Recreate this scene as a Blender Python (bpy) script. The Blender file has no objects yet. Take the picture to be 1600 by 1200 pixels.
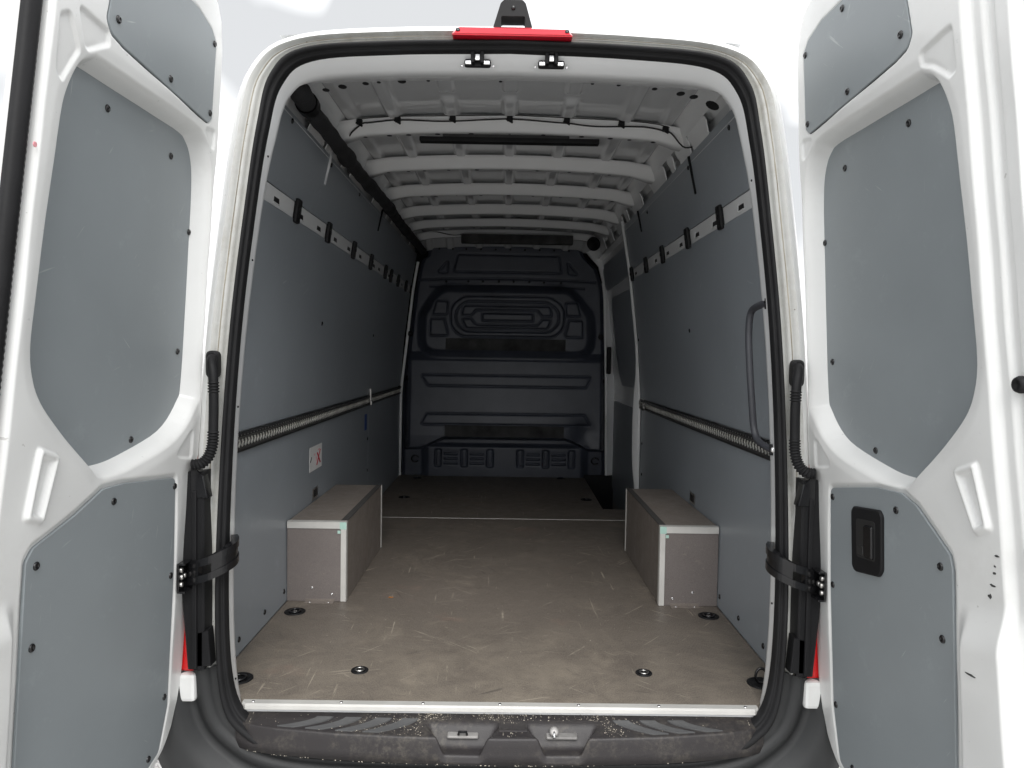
import bpy, bmesh, math, random
import numpy as np
from mathutils import Matrix, Vector

random.seed(7); rng = np.random.default_rng(7)
sc = bpy.context.scene
COL = sc.collection

# ------------------------------------------------------------------ camera
cam_d = bpy.data.cameras.new('camera'); cam = bpy.data.objects.new('camera', cam_d); COL.objects.link(cam)
sc.camera = cam
cam_d.sensor_width = 36.0; cam_d.lens = 26.0; cam_d.clip_start = 0.02; cam_d.clip_end = 2000
MR = [[0.9998465, -0.0153810, 0.0083903], [-0.0077861, 0.0389303, 0.9992116], [0.0156955, 0.9991235, -0.0388046]]
cam.matrix_world = Matrix(((MR[0][0], MR[0][1], -MR[0][2], 0.0), (MR[1][0], MR[1][1], -MR[1][2], 0.0),
                           (MR[2][0], MR[2][1], -MR[2][2], 1.0), (0, 0, 0, 1)))
sc.render.resolution_x, sc.render.resolution_y = 1024, 768

# ------------------------------------------------------------------ sky, sun, exposure
CLOUD = (5.0, 0.0, 0.0)
SUN_EL, SUN_AZ = math.radians(44), math.radians(174)
world = bpy.data.worlds.new('World'); sc.world = world; world.use_nodes = True
nt = world.node_tree; nt.nodes.clear()
wo = nt.nodes.new('ShaderNodeOutputWorld'); bg = nt.nodes.new('ShaderNodeBackground')
sky = nt.nodes.new('ShaderNodeTexSky'); sky.sky_type = 'NISHITA'; sky.sun_disc = False
sky.sun_elevation = SUN_EL; sky.sun_rotation = SUN_AZ
tc = nt.nodes.new('ShaderNodeTexCoord'); cn = nt.nodes.new('ShaderNodeTexNoise')
cn.inputs['Scale'].default_value = 3.2; cn.inputs['Detail'].default_value = 3; cn.inputs['Roughness'].default_value = .42
cr = nt.nodes.new('ShaderNodeValToRGB')
cr.color_ramp.elements[0].position = .47; cr.color_ramp.elements[0].color = (3.0, 3.04, 3.08, 1)
cr.color_ramp.elements[1].position = .70; cr.color_ramp.elements[1].color = (14, 14.1, 14.2, 1)
mx = nt.nodes.new('ShaderNodeMix'); mx.data_type = 'RGBA'; mx.inputs['Factor'].default_value = .97
mpw = nt.nodes.new('ShaderNodeMapping'); mpw.inputs['Location'].default_value = CLOUD
nt.links.new(tc.outputs['Generated'], mpw.inputs['Vector']); nt.links.new(mpw.outputs['Vector'], cn.inputs['Vector']); nt.links.new(cn.outputs['Fac'], cr.inputs['Fac'])
nt.links.new(sky.outputs['Color'], mx.inputs['A']); nt.links.new(cr.outputs['Color'], mx.inputs['B'])
nt.links.new(mx.outputs['Result'], bg.inputs['Color']); bg.inputs['Strength'].default_value = .095
nt.links.new(bg.outputs['Background'], wo.inputs['Surface'])
sun_d = bpy.data.lights.new('sun', 'SUN'); sun_d.energy = 1.2; sun_d.angle = math.radians(40); sun_d.color = (1, .985, .965)
sun = bpy.data.objects.new('sun', sun_d); COL.objects.link(sun)
sun.rotation_euler = (math.radians(90) - SUN_EL, 0, math.radians(6))
sc.view_settings.view_transform = 'Standard'; sc.view_settings.look = 'None'
sc.view_settings.exposure = 1.46; sc.view_settings.gamma = 1.0; sc.view_settings.use_curve_mapping = False
sc.cycles.max_bounces = 12; sc.cycles.diffuse_bounces = 7; sc.cycles.glossy_bounces = 4

# ------------------------------------------------------------------ materials
MATS = {}
class NT:
    def __init__(s, name):
        s.m = bpy.data.materials.new(name); s.m.use_nodes = True; s.t = s.m.node_tree
        s.p = s.t.nodes['Principled BSDF']; s.c = None
    def n(s, typ, **kw):
        nd = s.t.nodes.new(typ)
        for k, v in kw.items(): setattr(nd, k, v)
        return nd
    def l(s, a, b): s.t.links.new(a, b)
    def coord(s, scale=(1, 1, 1), rot=(0, 0, 0), loc=(0, 0, 0), tex=False):
        if s.c is None: s.c = s.n('ShaderNodeTexCoord')
        mp = s.n('ShaderNodeMapping', vector_type='TEXTURE' if tex else 'POINT'); mp.inputs['Scale'].default_value = scale; mp.inputs['Rotation'].default_value = rot
        mp.inputs['Location'].default_value = loc
        s.l(s.c.outputs['Object'], mp.inputs['Vector']); return mp.outputs['Vector']
    def noise(s, scale, detail=4, rough=.55, vec=None, dist=0):
        nd = s.n('ShaderNodeTexNoise'); nd.inputs['Scale'].default_value = scale; nd.inputs['Detail'].default_value = detail
        nd.inputs['Roughness'].default_value = rough; nd.inputs['Distortion'].default_value = dist
        s.l(vec if vec is not None else s.coord(), nd.inputs['Vector']); return nd.outputs['Fac']
    def ramp(s, fac, lo, hi, a=0., b=1.):
        nd = s.n('ShaderNodeMapRange'); nd.inputs['From Min'].default_value = lo; nd.inputs['From Max'].default_value = hi
        nd.inputs['To Min'].default_value = a; nd.inputs['To Max'].default_value = b
        s.l(fac, nd.inputs['Value']); return nd.outputs['Result']
    def math(s, op, a, b):
        nd = s.n('ShaderNodeMath', operation=op)
        for i, v in enumerate((a, b)):
            if isinstance(v, (int, float)): nd.inputs[i].default_value = v
            else: s.l(v, nd.inputs[i])
        return nd.outputs[0]
    def mix(s, fac, a, b):
        nd = s.n('ShaderNodeMix', data_type='RGBA')
        for key, v in (('Factor', fac), ('A', a), ('B', b)):
            if isinstance(v, (int, float)): nd.inputs[key].default_value = v
            elif isinstance(v, tuple): nd.inputs[key].default_value = (*v, 1)
            else: s.l(v, nd.inputs[key])
        return nd.outputs['Result']
    def bump(s, h, strength, dist=.002):
        b = s.n('ShaderNodeBump'); b.inputs['Strength'].default_value = strength; b.inputs['Distance'].default_value = dist
        s.l(h, b.inputs['Height']); s.l(b.outputs['Normal'], s.p.inputs['Normal'])
    def base(s, c, rough, metal=0., spec=.5, coat=0.):
        if isinstance(c, tuple): s.p.inputs['Base Color'].default_value = (*c, 1)
        else: s.l(c, s.p.inputs['Base Color'])
        if isinstance(rough, (int, float)): s.p.inputs['Roughness'].default_value = rough
        else: s.l(rough, s.p.inputs['Roughness'])
        s.p.inputs['Metallic'].default_value = metal; s.p.inputs['Specular IOR Level'].default_value = spec
        s.p.inputs['Coat Weight'].default_value = coat; s.p.inputs['Coat Roughness'].default_value = .08
    def strokes(s, angs, axis=2, scale=26, stretch=22, thr=.70, mask=.52):
        """short straight scuffs: strongly stretched noise, thresholded, kept in patches"""
        out = None
        for i, a in enumerate(angs):
            rot = [0, 0, 0]; rot[axis] = a
            st = [1, 1, 1]; st[(axis + 1) % 3] = stretch
            v = s.coord(scale=tuple(st), rot=tuple(rot), loc=(i * 3.1, i * 1.7, i * .9), tex=True)
            f = s.noise(scale * (1 + .4 * i), 2, .5, v, .15)
            ln = s.ramp(f, thr, thr + .05)
            m = s.ramp(s.noise(5.3 + i * 1.3, 3, .6, s.coord(loc=(i * 5.3, 2, i))), mask, mask + .1)
            ln = s.math('MULTIPLY', ln, m)
            out = ln if out is None else s.math('MAXIMUM', out, ln)
        return out

def plain(name, c, rough, metal=0., spec=.5, bump=0., bscale=300., coat=0., var=.12):
    k = NT(name)
    f = k.noise(7, 5, .6)
    dark = tuple(x * (1 - var) for x in c); lite = tuple(min(1, x * (1 + var)) for x in c)
    k.base(k.mix(k.ramp(f, .3, .7), dark, lite), rough, metal, spec, coat)
    if bump: k.bump(k.noise(bscale, 2, .5), bump)
    MATS[name] = k.m; return k.m

def white_paint(name, col, dirt, dirtcol, rough=.27, thr=.58):
    k = NT(name)
    f = k.noise(2.6, 7, .65); f2 = k.noise(31, 5, .7)
    d = k.math('MULTIPLY', k.ramp(f, thr - .12, thr + .16), k.ramp(f2, .35, .7))
    c = k.mix(k.math('MULTIPLY', d, dirt), col, dirtcol)
    sp = k.ramp(k.noise(55, 3, .5), .735, .765)                       # small chips and specks
    c = k.mix(k.math('MULTIPLY', sp, min(1, dirt * 1.6)), c, (.16, .14, .12))
    k.base(c, k.ramp(f2, .3, .8, rough, rough + .16) if name in ('white_paint', 'grimy_paint') else rough, 0, .5, .25)
    if name == 'white_paint': k.bump(k.noise(9, 2, .5), .04, .003)
    MATS[name] = k.m; return k.m

PAINT = white_paint('white_paint', (.73, .735, .725), .22, (.46, .44, .40))
INNER = white_paint('interior_paint', (.84, .85, .855), .05, (.5, .49, .46), .2)
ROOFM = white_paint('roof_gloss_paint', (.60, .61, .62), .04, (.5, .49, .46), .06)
DIRTY = white_paint('grimy_paint', (.60, .605, .585), .6, (.30, .27, .21), .34, .50)

def lining(name, col, seed, axis):
    k = NT(name)
    f = k.noise(1.8, 5, .6, k.coord(loc=(seed, seed * 2, 0)))
    c = k.mix(k.ramp(f, .3, .7), tuple(x * .93 for x in col), tuple(x * 1.06 for x in col))
    s = k.strokes([.35, 1.5, 2.5, .9], axis, 70, 16, .69, .58)
    c = k.mix(k.math('MULTIPLY', s, .38), c, (.60, .62, .62))
    sm = k.ramp(k.noise(9, 6, .75, k.coord(loc=(seed * 3, 1, 4))), .58, .8)
    c = k.mix(k.math('MULTIPLY', sm, .3), c, tuple(min(1, x * 1.5 + .03) for x in col))
    k.base(c, k.ramp(f, .3, .7, .34, .44), 0, .45)
    k.bump(k.noise(420, 2, .5), .12, .0006)
    MATS[name] = k.m; return k.m
GREY = lining('grey_lining', (.298, .326, .354), 1.3, 0)
GREY2 = lining('grey_door_lining', (.250, .275, .288), 4.7, 2)

def phenolic(name, col, sx, worn):
    """brown phenolic plywood with a pressed wire-mesh surface"""
    k = NT(name)
    v = k.coord()
    w1 = k.n('ShaderNodeTexWave', wave_type='BANDS', bands_direction='X'); w1.inputs['Scale'].default_value = sx
    w2 = k.n('ShaderNodeTexWave', wave_type='BANDS', bands_direction='Y'); w2.inputs['Scale'].default_value = sx
    w3 = k.n('ShaderNodeTexWave', wave_type='BANDS', bands_direction='Z'); w3.inputs['Scale'].default_value = sx
    for w in (w1, w2, w3):
        w.inputs['Distortion'].default_value = .6; w.inputs['Detail'].default_value = 1; k.l(v, w.inputs['Vector'])
    mesh = k.math('MULTIPLY', k.math('MULTIPLY', w1.outputs['Fac'], w2.outputs['Fac']), w3.outputs['Fac'])
    f = k.noise(2.2, 6, .65); g = k.noise(17, 6, .7)
    c = k.mix(k.ramp(f, .3, .7), tuple(x * .80 for x in col), tuple(x * 1.10 for x in col))
    c = k.mix(k.math('MULTIPLY', k.ramp(mesh, .1, .9), .6), c, tuple(x * 1.7 for x in col))
    gr = k.noise(330 if worn > .5 else 620, 2, .6, k.coord(scale=(1, .45, 1) if worn > .5 else (1, 1, 1)))
    c = k.mix(k.ramp(gr, .36, .64, 0, .75 if worn > .5 else .5), c, tuple(x * 1.75 for x in col))
    c = k.mix(k.ramp(gr, .5, .3, 0, .5), c, tuple(x * .4 for x in col))
    dust = k.math('MULTIPLY', k.ramp(k.noise(3.1, 7, .72, k.coord(loc=(4, 1, 0)), .8), .52, .74), k.ramp(g, .35, .65))
    if worn > .5:                                                   # sandy patches; the Y ramp also paints in the brighter light near the doorway
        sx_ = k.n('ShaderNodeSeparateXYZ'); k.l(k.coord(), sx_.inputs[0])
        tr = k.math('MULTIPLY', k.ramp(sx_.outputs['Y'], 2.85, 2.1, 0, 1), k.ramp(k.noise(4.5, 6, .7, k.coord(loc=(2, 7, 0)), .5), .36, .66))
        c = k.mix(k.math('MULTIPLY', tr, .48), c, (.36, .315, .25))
    c = k.mix(k.math('MULTIPLY', dust, .42 * worn), c, (.36, .31, .24))
    s = k.strokes([.3, .9, 1.6, 2.4, 2.9], 2, 60, 30, .675, .50)
    c = k.mix(k.math('MULTIPLY', s, .5 * worn), c, (.46, .41, .33))
    s2 = k.strokes([2.0, .5, 2.9], 2, 34, 14, .68, .48)
    c = k.mix(k.math('MULTIPLY', s2, .6 * worn), c, (.06, .055, .05))
    red = k.ramp(k.noise(2.9, 4, .6, k.coord(loc=(9, 3, 1))), .62, .75)
    c = k.mix(k.math('MULTIPLY', red, .22 * worn), c, (.30, .17, .13))
    k.base(c, k.ramp(g, .3, .7, .42, .62), 0, .4)
    k.bump(mesh, .22, .0015)
    MATS[name] = k.m; return k.m
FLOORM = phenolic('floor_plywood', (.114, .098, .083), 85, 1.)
BOXM = phenolic('box_plywood', (.180, .156, .138), 75, .35)
FACEM = phenolic('box_face_plywood', (.150, .132, .125), 70, .3)

BLACK = plain('black_plastic', (.010, .010, .011), .55, spec=.25, bump=.15, bscale=500)
GLOSSB = plain('black_gloss', (.008, .008, .009), .22, spec=.6)
RUBBER = plain('seal_rubber', (.012, .012, .013), .6, spec=.25, bump=.1, bscale=200, var=.3)
BUMPER = plain('bumper_plastic', (.021, .022, .023), .50, bump=.3, bscale=900, var=.12)
BULK = plain('bulkhead_plastic', (.052, .060, .082), .36, spec=.5, bump=.2, bscale=500, var=.15)
FOAM = plain('dark_foam', (.050, .050, .050), .9, bump=.8, bscale=160, var=.6)
ALU = plain('aluminium', (.66, .65, .62), .45, .35, var=.10)
STEEL = plain('bare_steel', (.55, .54, .52), .35, 1., var=.25)
TRACKM = plain('track_steel', (.055, .055, .055), .42, .6, var=.3)
TOOTHM = plain('track_teeth', (.85, .83, .78), .3, .6, var=.2)
CHROME = plain('zinc', (.8, .8, .8), .2, 1.)
DUCT = plain('duct_fabric', (.018, .018, .02), .8, bump=.6, bscale=120, var=.4)
CABLE = plain('cable_black', (.01, .01, .01), .5)
RED = NT('red_lens'); RED.base((.62, .012, .03), .12, 0, .5, .6); RED.p.inputs['Transmission Weight'].default_value = .12; RED = RED.m
TAIL = NT('tail_lamp_red'); TAIL.base((.60, .008, .010), .1, 0, .5, .6); TAIL = TAIL.m
STICK = plain('sticker_white', (.75, .75, .74), .5, var=.06)
INKR = plain('ink_red', (.5, .02, .04), .5); INKK = plain('ink_black', (.02, .02, .02), .5); INKP = plain('ink_pink', (.75, .45, .47), .5)
BLUE = plain('sticker_blue', (.03, .08, .30), .5)
FILM = plain('green_film', (.42, .62, .55), .4)
LEAF = plain('dry_leaf', (.42, .17, .04), .7, var=.4)
PINK = plain('pink_mark', (.75, .33, .36), .5)
SCUFF = plain('black_scuff', (.05, .05, .05), .6)
def stepmat():
    k = NT('step_plastic')
    d = k.math('MULTIPLY', k.ramp(k.noise(6, 7, .75), .46, .66), k.ramp(k.noise(60, 5, .75), .42, .66))
    k.base(k.mix(k.math('MULTIPLY', d, .4), (.028, .025, .026), (.24, .215, .17)), .52, 0, .45)
    k.bump(k.noise(260, 3, .6), .35, .0015); return k.m
STEP = stepmat()
def groundmat():
    k = NT('gravel_ground')
    f = k.noise(45, 6, .75); v = k.n('ShaderNodeTexVoronoi'); v.inputs['Scale'].default_value = 60; k.l(k.coord(), v.inputs['Vector'])
    k.base(k.mix(k.ramp(f, .35, .65), (.34, .335, .33), (.66, .65, .63)), .9, 0, .2); k.bump(v.outputs['Distance'], 1., .02); return k.m
GROUND = groundmat()

# ------------------------------------------------------------------ mesh helpers
BASE = Vector((0, 2.1, -0.64))
def tag(o, label=None, cat=None, group=None, kind=None):
    for k, v in (('label', label), ('category', cat), ('group', group), ('kind', kind)):
        if v: o[k] = v
    return o
def link(name, me, parent=None, mw=None):
    o = bpy.data.objects.new(name, me); COL.objects.link(o)
    if parent is not None:
        o.parent = parent
        if parent.name == 'cargo_van': o.matrix_parent_inverse = Matrix.Translation(-BASE)
    if mw is not None: o.matrix_basis = mw
    return o
def data(name, v, f, m, smooth=False):
    me = bpy.data.meshes.new(name)
    if isinstance(v, np.ndarray): v = v.reshape(-1, 3).tolist()
    me.from_pydata(v, [], f); me.materials.append(m)
    if smooth: me.polygons.foreach_set('use_smooth', [True] * len(me.polygons))
    me.update(); return me
def mesh(name, v, f, m, parent=None, smooth=False, mw=None):
    return link(name, data(name, v, f, m, smooth), parent, mw)
def from_bm(name, bm, m, parent=None, smooth=False, mw=None):
    bmesh.ops.recalc_face_normals(bm, faces=bm.faces)
    me = bpy.data.meshes.new(name); bm.to_mesh(me); bm.free(); me.materials.append(m)
    if smooth: me.polygons.foreach_set('use_smooth', [True] * len(me.polygons))
    return link(name, me, parent, mw)
def box_bm(bm, lo, hi, bev=0., rot=None):
    r = bmesh.ops.create_cube(bm, size=1); vs = r['verts']
    c = [(a + b) / 2 for a, b in zip(lo, hi)]; s = [b - a for a, b in zip(lo, hi)]
    for v in vs: v.co = Vector((v.co.x * s[0], v.co.y * s[1], v.co.z * s[2]))
    if bev:
        es = {e for v in vs for e in v.link_edges}
        rr = bmesh.ops.bevel(bm, geom=list(es), offset=bev, segments=2, affect='EDGES', profile=.6)
        vs = list({v for f in rr['faces'] for v in f.verts} | {v for v in vs if v.is_valid})
    for v in vs:
        if rot is not None: v.co = rot @ v.co
        v.co += Vector(c)
def box(name, lo, hi, m, parent=None, bev=.002, rot=None, mw=None):
    bm = bmesh.new(); box_bm(bm, lo, hi, bev, rot); return from_bm(name, bm, m, parent, False, mw)
def grid_faces(nr, ncol, closed=False, off=0):
    f = []
    cc = ncol if closed else ncol - 1
    for i in range(nr - 1):
        for j in range(cc):
            a = off + i * ncol + j; b = off + i * ncol + (j + 1) % ncol
            f.append((a, b, b + ncol, a + ncol))
    return f
def loft(name, loops, m, parent=None, closed=True, smooth=True):
    L = np.array(loops); return mesh(name, L, grid_faces(len(loops), L.shape[1], closed), m, parent, smooth)
def catmull(pts, n):
    P = np.array(pts, float); P = np.vstack([2 * P[0] - P[1], P, 2 * P[-1] - P[-2]])
    out = []
    for i in range(1, len(P) - 2):
        for t in np.linspace(0, 1, n, endpoint=False):
            a, b, c, d = P[i - 1:i + 3]
            out.append(.5 * (2 * b + (c - a) * t + (2 * a - 5 * b + 4 * c - d) * t * t + (3 * b - a - 3 * c + d) * t ** 3))
    out.append(P[-2]); return np.array(out)
def tube_geo(path, r, seg=10, cap=True):
    P = [Vector(p) for p in path]; n = len(P); R = r if hasattr(r, '__len__') else [r] * n
    v = []; up = Vector((0.13, 0.31, 0.94)).normalized()
    for i in range(n):
        t = (P[min(i + 1, n - 1)] - P[max(i - 1, 0)]).normalized()
        a = (up - t * up.dot(t))
        if a.length < .05: a = Vector((1, 0, 0)) - t * t.x
        a.normalize(); up = a; b = t.cross(a)
        for k in range(seg):
            w = 2 * math.pi * k / seg
            v.append(P[i] + (a * math.cos(w) + b * math.sin(w)) * R[i])
    f = grid_faces(n, seg, True)
    if cap: f.append(tuple(range(seg))); f.append(tuple(range((n - 1) * seg, n * seg)))
    return v, f
def tube(name, path, r, m, parent=None, seg=10, smooth=True, mw=None):
    v, f = tube_geo(path, r, seg); return mesh(name, v, f, m, parent, smooth, mw)
def fillet(pts, r, n=5):
    out = []; N = len(pts)
    for i in range(N):
        p, a, b = (np.array(pts[k % N], float) for k in (i, i - 1, i + 1))
        rr = r[i] if hasattr(r, '__len__') else r
        da, db = a - p, b - p; la, lb = np.linalg.norm(da), np.linalg.norm(db); da /= la; db /= lb
        ang = math.acos(max(-1, min(1, float(da @ db))))
        if rr <= 0 or ang > 3.05: out.append(tuple(p)); continue
        d = min(rr / math.tan(ang / 2), la * .48, lb * .48)
        for t in np.linspace(0, 1, n):
            q = (1 - t) ** 2 * (p + da * d) + 2 * t * (1 - t) * p + t * t * (p + db * d); out.append(tuple(q))
    return out
def prism(name, poly, z0, z1, m, parent=None, ch=.0015, fn=None, mw=None, smooth=False):
    """polygon (a,b) extruded z0..z1 with a chamfered upper edge; fn maps (a,b,c) to xyz"""
    P = np.array(poly); n = len(P)
    T = np.roll(P, -1, 0) - np.roll(P, 1, 0); T /= np.linalg.norm(T, axis=1)[:, None] + 1e-9
    N = np.stack([T[:, 1], -T[:, 0]], 1)
    area = .5 * np.sum(P[:, 0] * np.roll(P[:, 1], -1) - np.roll(P[:, 0], -1) * P[:, 1])
    if area < 0: N = -N
    Q = P - N * ch; s = 1 if z1 > z0 else -1
    v = [(a, b, z0) for a, b in P] + [(a, b, z1 - s * ch) for a, b in P] + [(a, b, z1) for a, b in Q]
    if fn: v = [fn(*q) for q in v]
    f = []
    for k in (0, 1):
        for i in range(n): j = (i + 1) % n; f.append((k * n + i, k * n + j, (k + 1) * n + j, (k + 1) * n + i))
    f.append(tuple(range(2 * n, 3 * n))); f.append(tuple(reversed(range(n))))
    return mesh(name, v, f, m, parent, smooth, mw)
def lathe_data(name, prof, m, seg=14, smooth=True):
    v = []; f = []
    for r, z in prof:
        for k in range(seg): w = 2 * math.pi * k / seg; v.append((r * math.cos(w), r * math.sin(w), z))
    f = grid_faces(len(prof), seg, True); f.append(tuple(range((len(prof) - 1) * seg, len(prof) * seg)))
    return data(name, v, f, m, smooth)
def zto(n, p=(0, 0, 0), s=1.):
    """matrix: local z along n, at p"""
    q = Vector(n).normalized().to_track_quat('Z', 'Y'); return Matrix.Translation(Vector(p)) @ q.to_matrix().to_4x4() @ Matrix.Scale(s, 4)
def sstep(e0, e1, x):
    t = np.clip((x - e0) / (e1 - e0), 0, 1); return t * t * (3 - 2 * t)
def sdf(U, V, poly):
    P = np.array(poly); d = np.full(U.shape, 1e9); ins = np.zeros(U.shape, bool)
    for i in range(len(P)):
        a, b = P[i], P[(i + 1) % len(P)]; e = b - a; L2 = e @ e + 1e-12
        t = np.clip(((U - a[0]) * e[0] + (V - a[1]) * e[1]) / L2, 0, 1)
        d = np.minimum(d, (U - a[0] - t * e[0]) ** 2 + (V - a[1] - t * e[1]) ** 2)
        c = ((a[1] > V) != (b[1] > V)) & (U < (b[0] - a[0]) * (V - a[1]) / (b[1] - a[1] + 1e-12) + a[0]); ins ^= c
    d = np.sqrt(d); return np.where(ins, -d, d)

SCREW = lathe_data('screw', [(.0085, 0), (.0085, .0018), (.0068, .0036), (.0035, .0045), (.003, .0028), (.001, .0026)], GLOSSB)
WSCREW = lathe_data('small_screw', [(.0048, 0), (.0044, .0012), (.002, .0018), (.0012, .0008)], CHROME, 10)

# ------------------------------------------------------------------ the setting
gs = 400
tag(mesh('ground', [(-gs, -gs, -.64), (gs, -gs, -.64), (gs, gs, -.64), (-gs, gs, -.64)], [(0, 1, 2, 3)], GROUND), kind='structure')

# ------------------------------------------------------------------ the van
van = bpy.data.objects.new('cargo_van', None); COL.objects.link(van); van.location = BASE
tag(van, 'white high-roof cargo van with both rear doors wide open, grey-lined empty load bay', 'van')

# --- rear frame loops: control points from bottom centre up the right side to top centre
LA = [(0, -.07), (.35, -.07), (.6, -.065), (.722, -.040), (.762, .03), (.778, .3), (.770, .7), (.745, 1.06), (.701, 1.42), (.665, 1.605), (.628, 1.722), (.545, 1.777), (.32, 1.795), (0, 1.802)]
LB = [(0, -.108), (.35, -.104), (.58, -.088), (.69, -.045), (.753, .05), (.772, .3), (.763, .7), (.738, 1.08), (.698, 1.42), (.669, 1.605), (.634, 1.735), (.550, 1.803), (.32, 1.825), (0, 1.834)]
LC = [(0, -.146), (.35, -.142), (.6, -.124), (.72, -.068), (.779, .035), (.796, .3), (.783, .7), (.757, 1.08), (.717, 1.42), (.688, 1.622), (.654, 1.755), (.566, 1.826), (.33, 1.849), (0, 1.858)]
NS = 8
def ring(half, n=NS):
    h = catmull(half, n); l = h[::-1][1:-1] * [-1, 1]; return np.vstack([h, l])
RA, RB, RC = ring(LA), ring(LB), ring(LC)
def y3(R, Y, lean=.012): return np.stack([R[:, 0], Y + lean * R[:, 1], R[:, 1]], 1)
T = np.roll(RC, -1, 0) - np.roll(RC, 1, 0); T /= np.linalg.norm(T, axis=1)[:, None]; RN = np.stack([T[:, 1], -T[:, 0]], 1)
def out(side, top, bot=None):
    bot = side if bot is None else bot
    w = RN[:, 1] ** 2
    k = side * (1 - w) + np.where(RN[:, 1] > 0, top, bot) * w + np.where(RN[:, 1] > 0, 4 * w * (1 - w) * max(0, side - .09) * .3, 0)
    return RC + RN * k[:, None]
TA = np.roll(RA, -1, 0) - np.roll(RA, 1, 0); TA /= np.linalg.norm(TA, axis=1)[:, None]; NA = np.stack([TA[:, 1], -TA[:, 0]], 1)
wA = NA[:, 1] ** 2
A2 = RA + NA * (.085 * (1 - wA) + .034 * wA + .03 * 4 * wA * (1 - wA))[:, None]
A3 = A2 + NA * (.02 + .02 * wA)[:, None]
# white painted flange + header
loft('door_frame', [y3(A3, 2.33), y3(A2, 2.265), y3(A2 * .3 + RA * .7, 2.17), y3(RA, 2.118), y3(RA * .85 + RB * .15, 2.104), y3(RB * .6 + RA * .4, 2.075), y3(RB, 2.058)], INNER, van)
RIVET = lathe_data('rivet', [(.0035, 0), (.003, .001), (.001, .0014)], BLACK, 8)
for i in range(len(RA)):
    if i % 9 == 4 and .05 < RA[i, 1] < 1.6:
        p = y3(RA, 2.118)[i] * .5 + y3(RB, 2.058)[i] * .5; link('rivet', RIVET, bpy.data.objects['door_frame'], zto((-math.copysign(1, p[0]), -.35, 0), (p[0] - math.copysign(.0012, p[0]), p[1], p[2])))
# rubber seal
mixl = lambda t: RB * (1 - t) + RC * t
seal = loft('door_seal', [y3(mixl(-.05), 2.062), y3(mixl(.06), 2.042), y3(mixl(.2), 2.030), y3(mixl(.27), 2.034), y3(mixl(.34), 2.020), y3(mixl(.55), 2.008), y3(mixl(.8), 2.012), y3(mixl(.95), 2.028), y3(mixl(1.), 2.05)], RUBBER, van)
# outer body: pillars + roof edge above z=.11, bumper below
prof = [(0, 0, 2.045), (.004, .003, 2.060), (.016, .009, 2.064), (.022, .013, 2.052), (.026, .015, 2.040), (.034, .018, 2.044), (.038, .020, 2.036), (.050, .026, 2.028), (.066, .038, 2.038), (.082, .054, 2.07), (.100, .074, 2.12), (.124, .100, 2.17), (.148, .127, 2.25), (.195, .175, 2.6), (.195, .175, 6.4)]
loops = [y3(out(a, b), Y, .012 if Y < 2.3 else 0) for a, b, Y in prof]
zc = RC[:, 1]; up = [i for i in range(len(RC)) if zc[i] > .10]; i0, i1 = min(up), max(up)
loft('rear_pillar_channel', [l[i0:i1 + 1] for l in loops[:8]], DIRTY, van, False)
loft('body_shell', [l[i0:i1 + 1] for l in loops[7:]], PAINT, van, False)
ss = y3(out(.0345, .0185), 2.0435)[i0:i1 + 1]
tube('seam_sealer', ss + rng.normal(0, .0004, ss.shape), .0022, plain('seam_sealer', (.34, .31, .25), .8, bump=.8, bscale=300, var=.35), van, 6)
lo = [i for i in range(len(RC))]; order = list(range(i1, len(RC))) + list(range(0, i0 + 1))
bprof = [(0, 0, 2.045), (.012, .012, 2.055), (.028, .02, 2.040), (.045, .030, 2.026), (.060, .045, 2.028), (.072, .06, 2.040), (.084, .075, 2.046), (.096, .09, 2.036), (.110, .11, 2.012), (.135, .15, 1.998), (.17, .21, 1.995), (.20, .26, 2.01), (.215, .30, 2.06), (.22, .31, 2.5)]
bl = [y3(out(a, 0, b), Y, 0)[order] for a, b, Y in bprof]
for l in bl[-6:]: l[:, 2] = np.minimum(l[:, 2], .11)
loft('rear_bumper', bl, BUMPER, van, False)
# underbody and nose so that the load bay is closed like the real one
mesh('underbody', [(-.99, 2.2, -.35), (.99, 2.2, -.35), (.99, 6.4, -.35), (-.99, 6.4, -.35), (-.985, 2.2, .3), (-.985, 6.4, .3), (.985, 2.2, .3), (.985, 6.4, .3)], [(0, 1, 2, 3), (0, 3, 5, 4), (1, 6, 7, 2)], BLACK, van)
bx_ = loops[-1][i0:i1 + 1]
mesh('cab_wall', [tuple(p) for p in bx_] + [(-.99, 6.4, -.35), (.99, 6.4, -.35)], [tuple(range(len(bx_) + 2))], BLACK, van)

# --- interior side walls
WZ, WX = [0, .3, .7, 1.1, 1.525, 1.85, 1.95], [.867, .870, .868, .84, .79, .735, .715]
def wx(z): return float(np.interp(z, WZ, WX))
def wall_strip(name, s, y0, y1, z0, z1, m, th=.008, off=0., nz=8, parent=van):
    zs = np.linspace(z0, z1, nz); v = []
    for d in (0, th):
        for z in zs:
            x = wx(z) + off + d
            v += [(s * x, y0, z), (s * x, y1, z)]
    f = [(2 * i, 2 * i + 1, 2 * i + 3, 2 * i + 2) for i in range(nz - 1)]
    b = 2 * nz; f += [(b + 2 * i, b + 2 * i + 2, b + 2 * i + 3, b + 2 * i + 1) for i in range(nz - 1)]
    for i in range(nz - 1): f += [(2 * i, 2 * i + 2, b + 2 * i + 2, b + 2 * i), (2 * i + 1, b + 2 * i + 1, b + 2 * i + 3, 2 * i + 3)]
    f += [(0, b, b + 1, 1), (b - 2, b - 1, 2 * b - 1, 2 * b - 2)]
    o = mesh(name, v, f, m, parent, False); return o
def wall_norm(s, z): dz = .02; return Vector((-s * 2 * dz, 0, wx(z - dz) - wx(z + dz))).normalized() * 1.0
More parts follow.
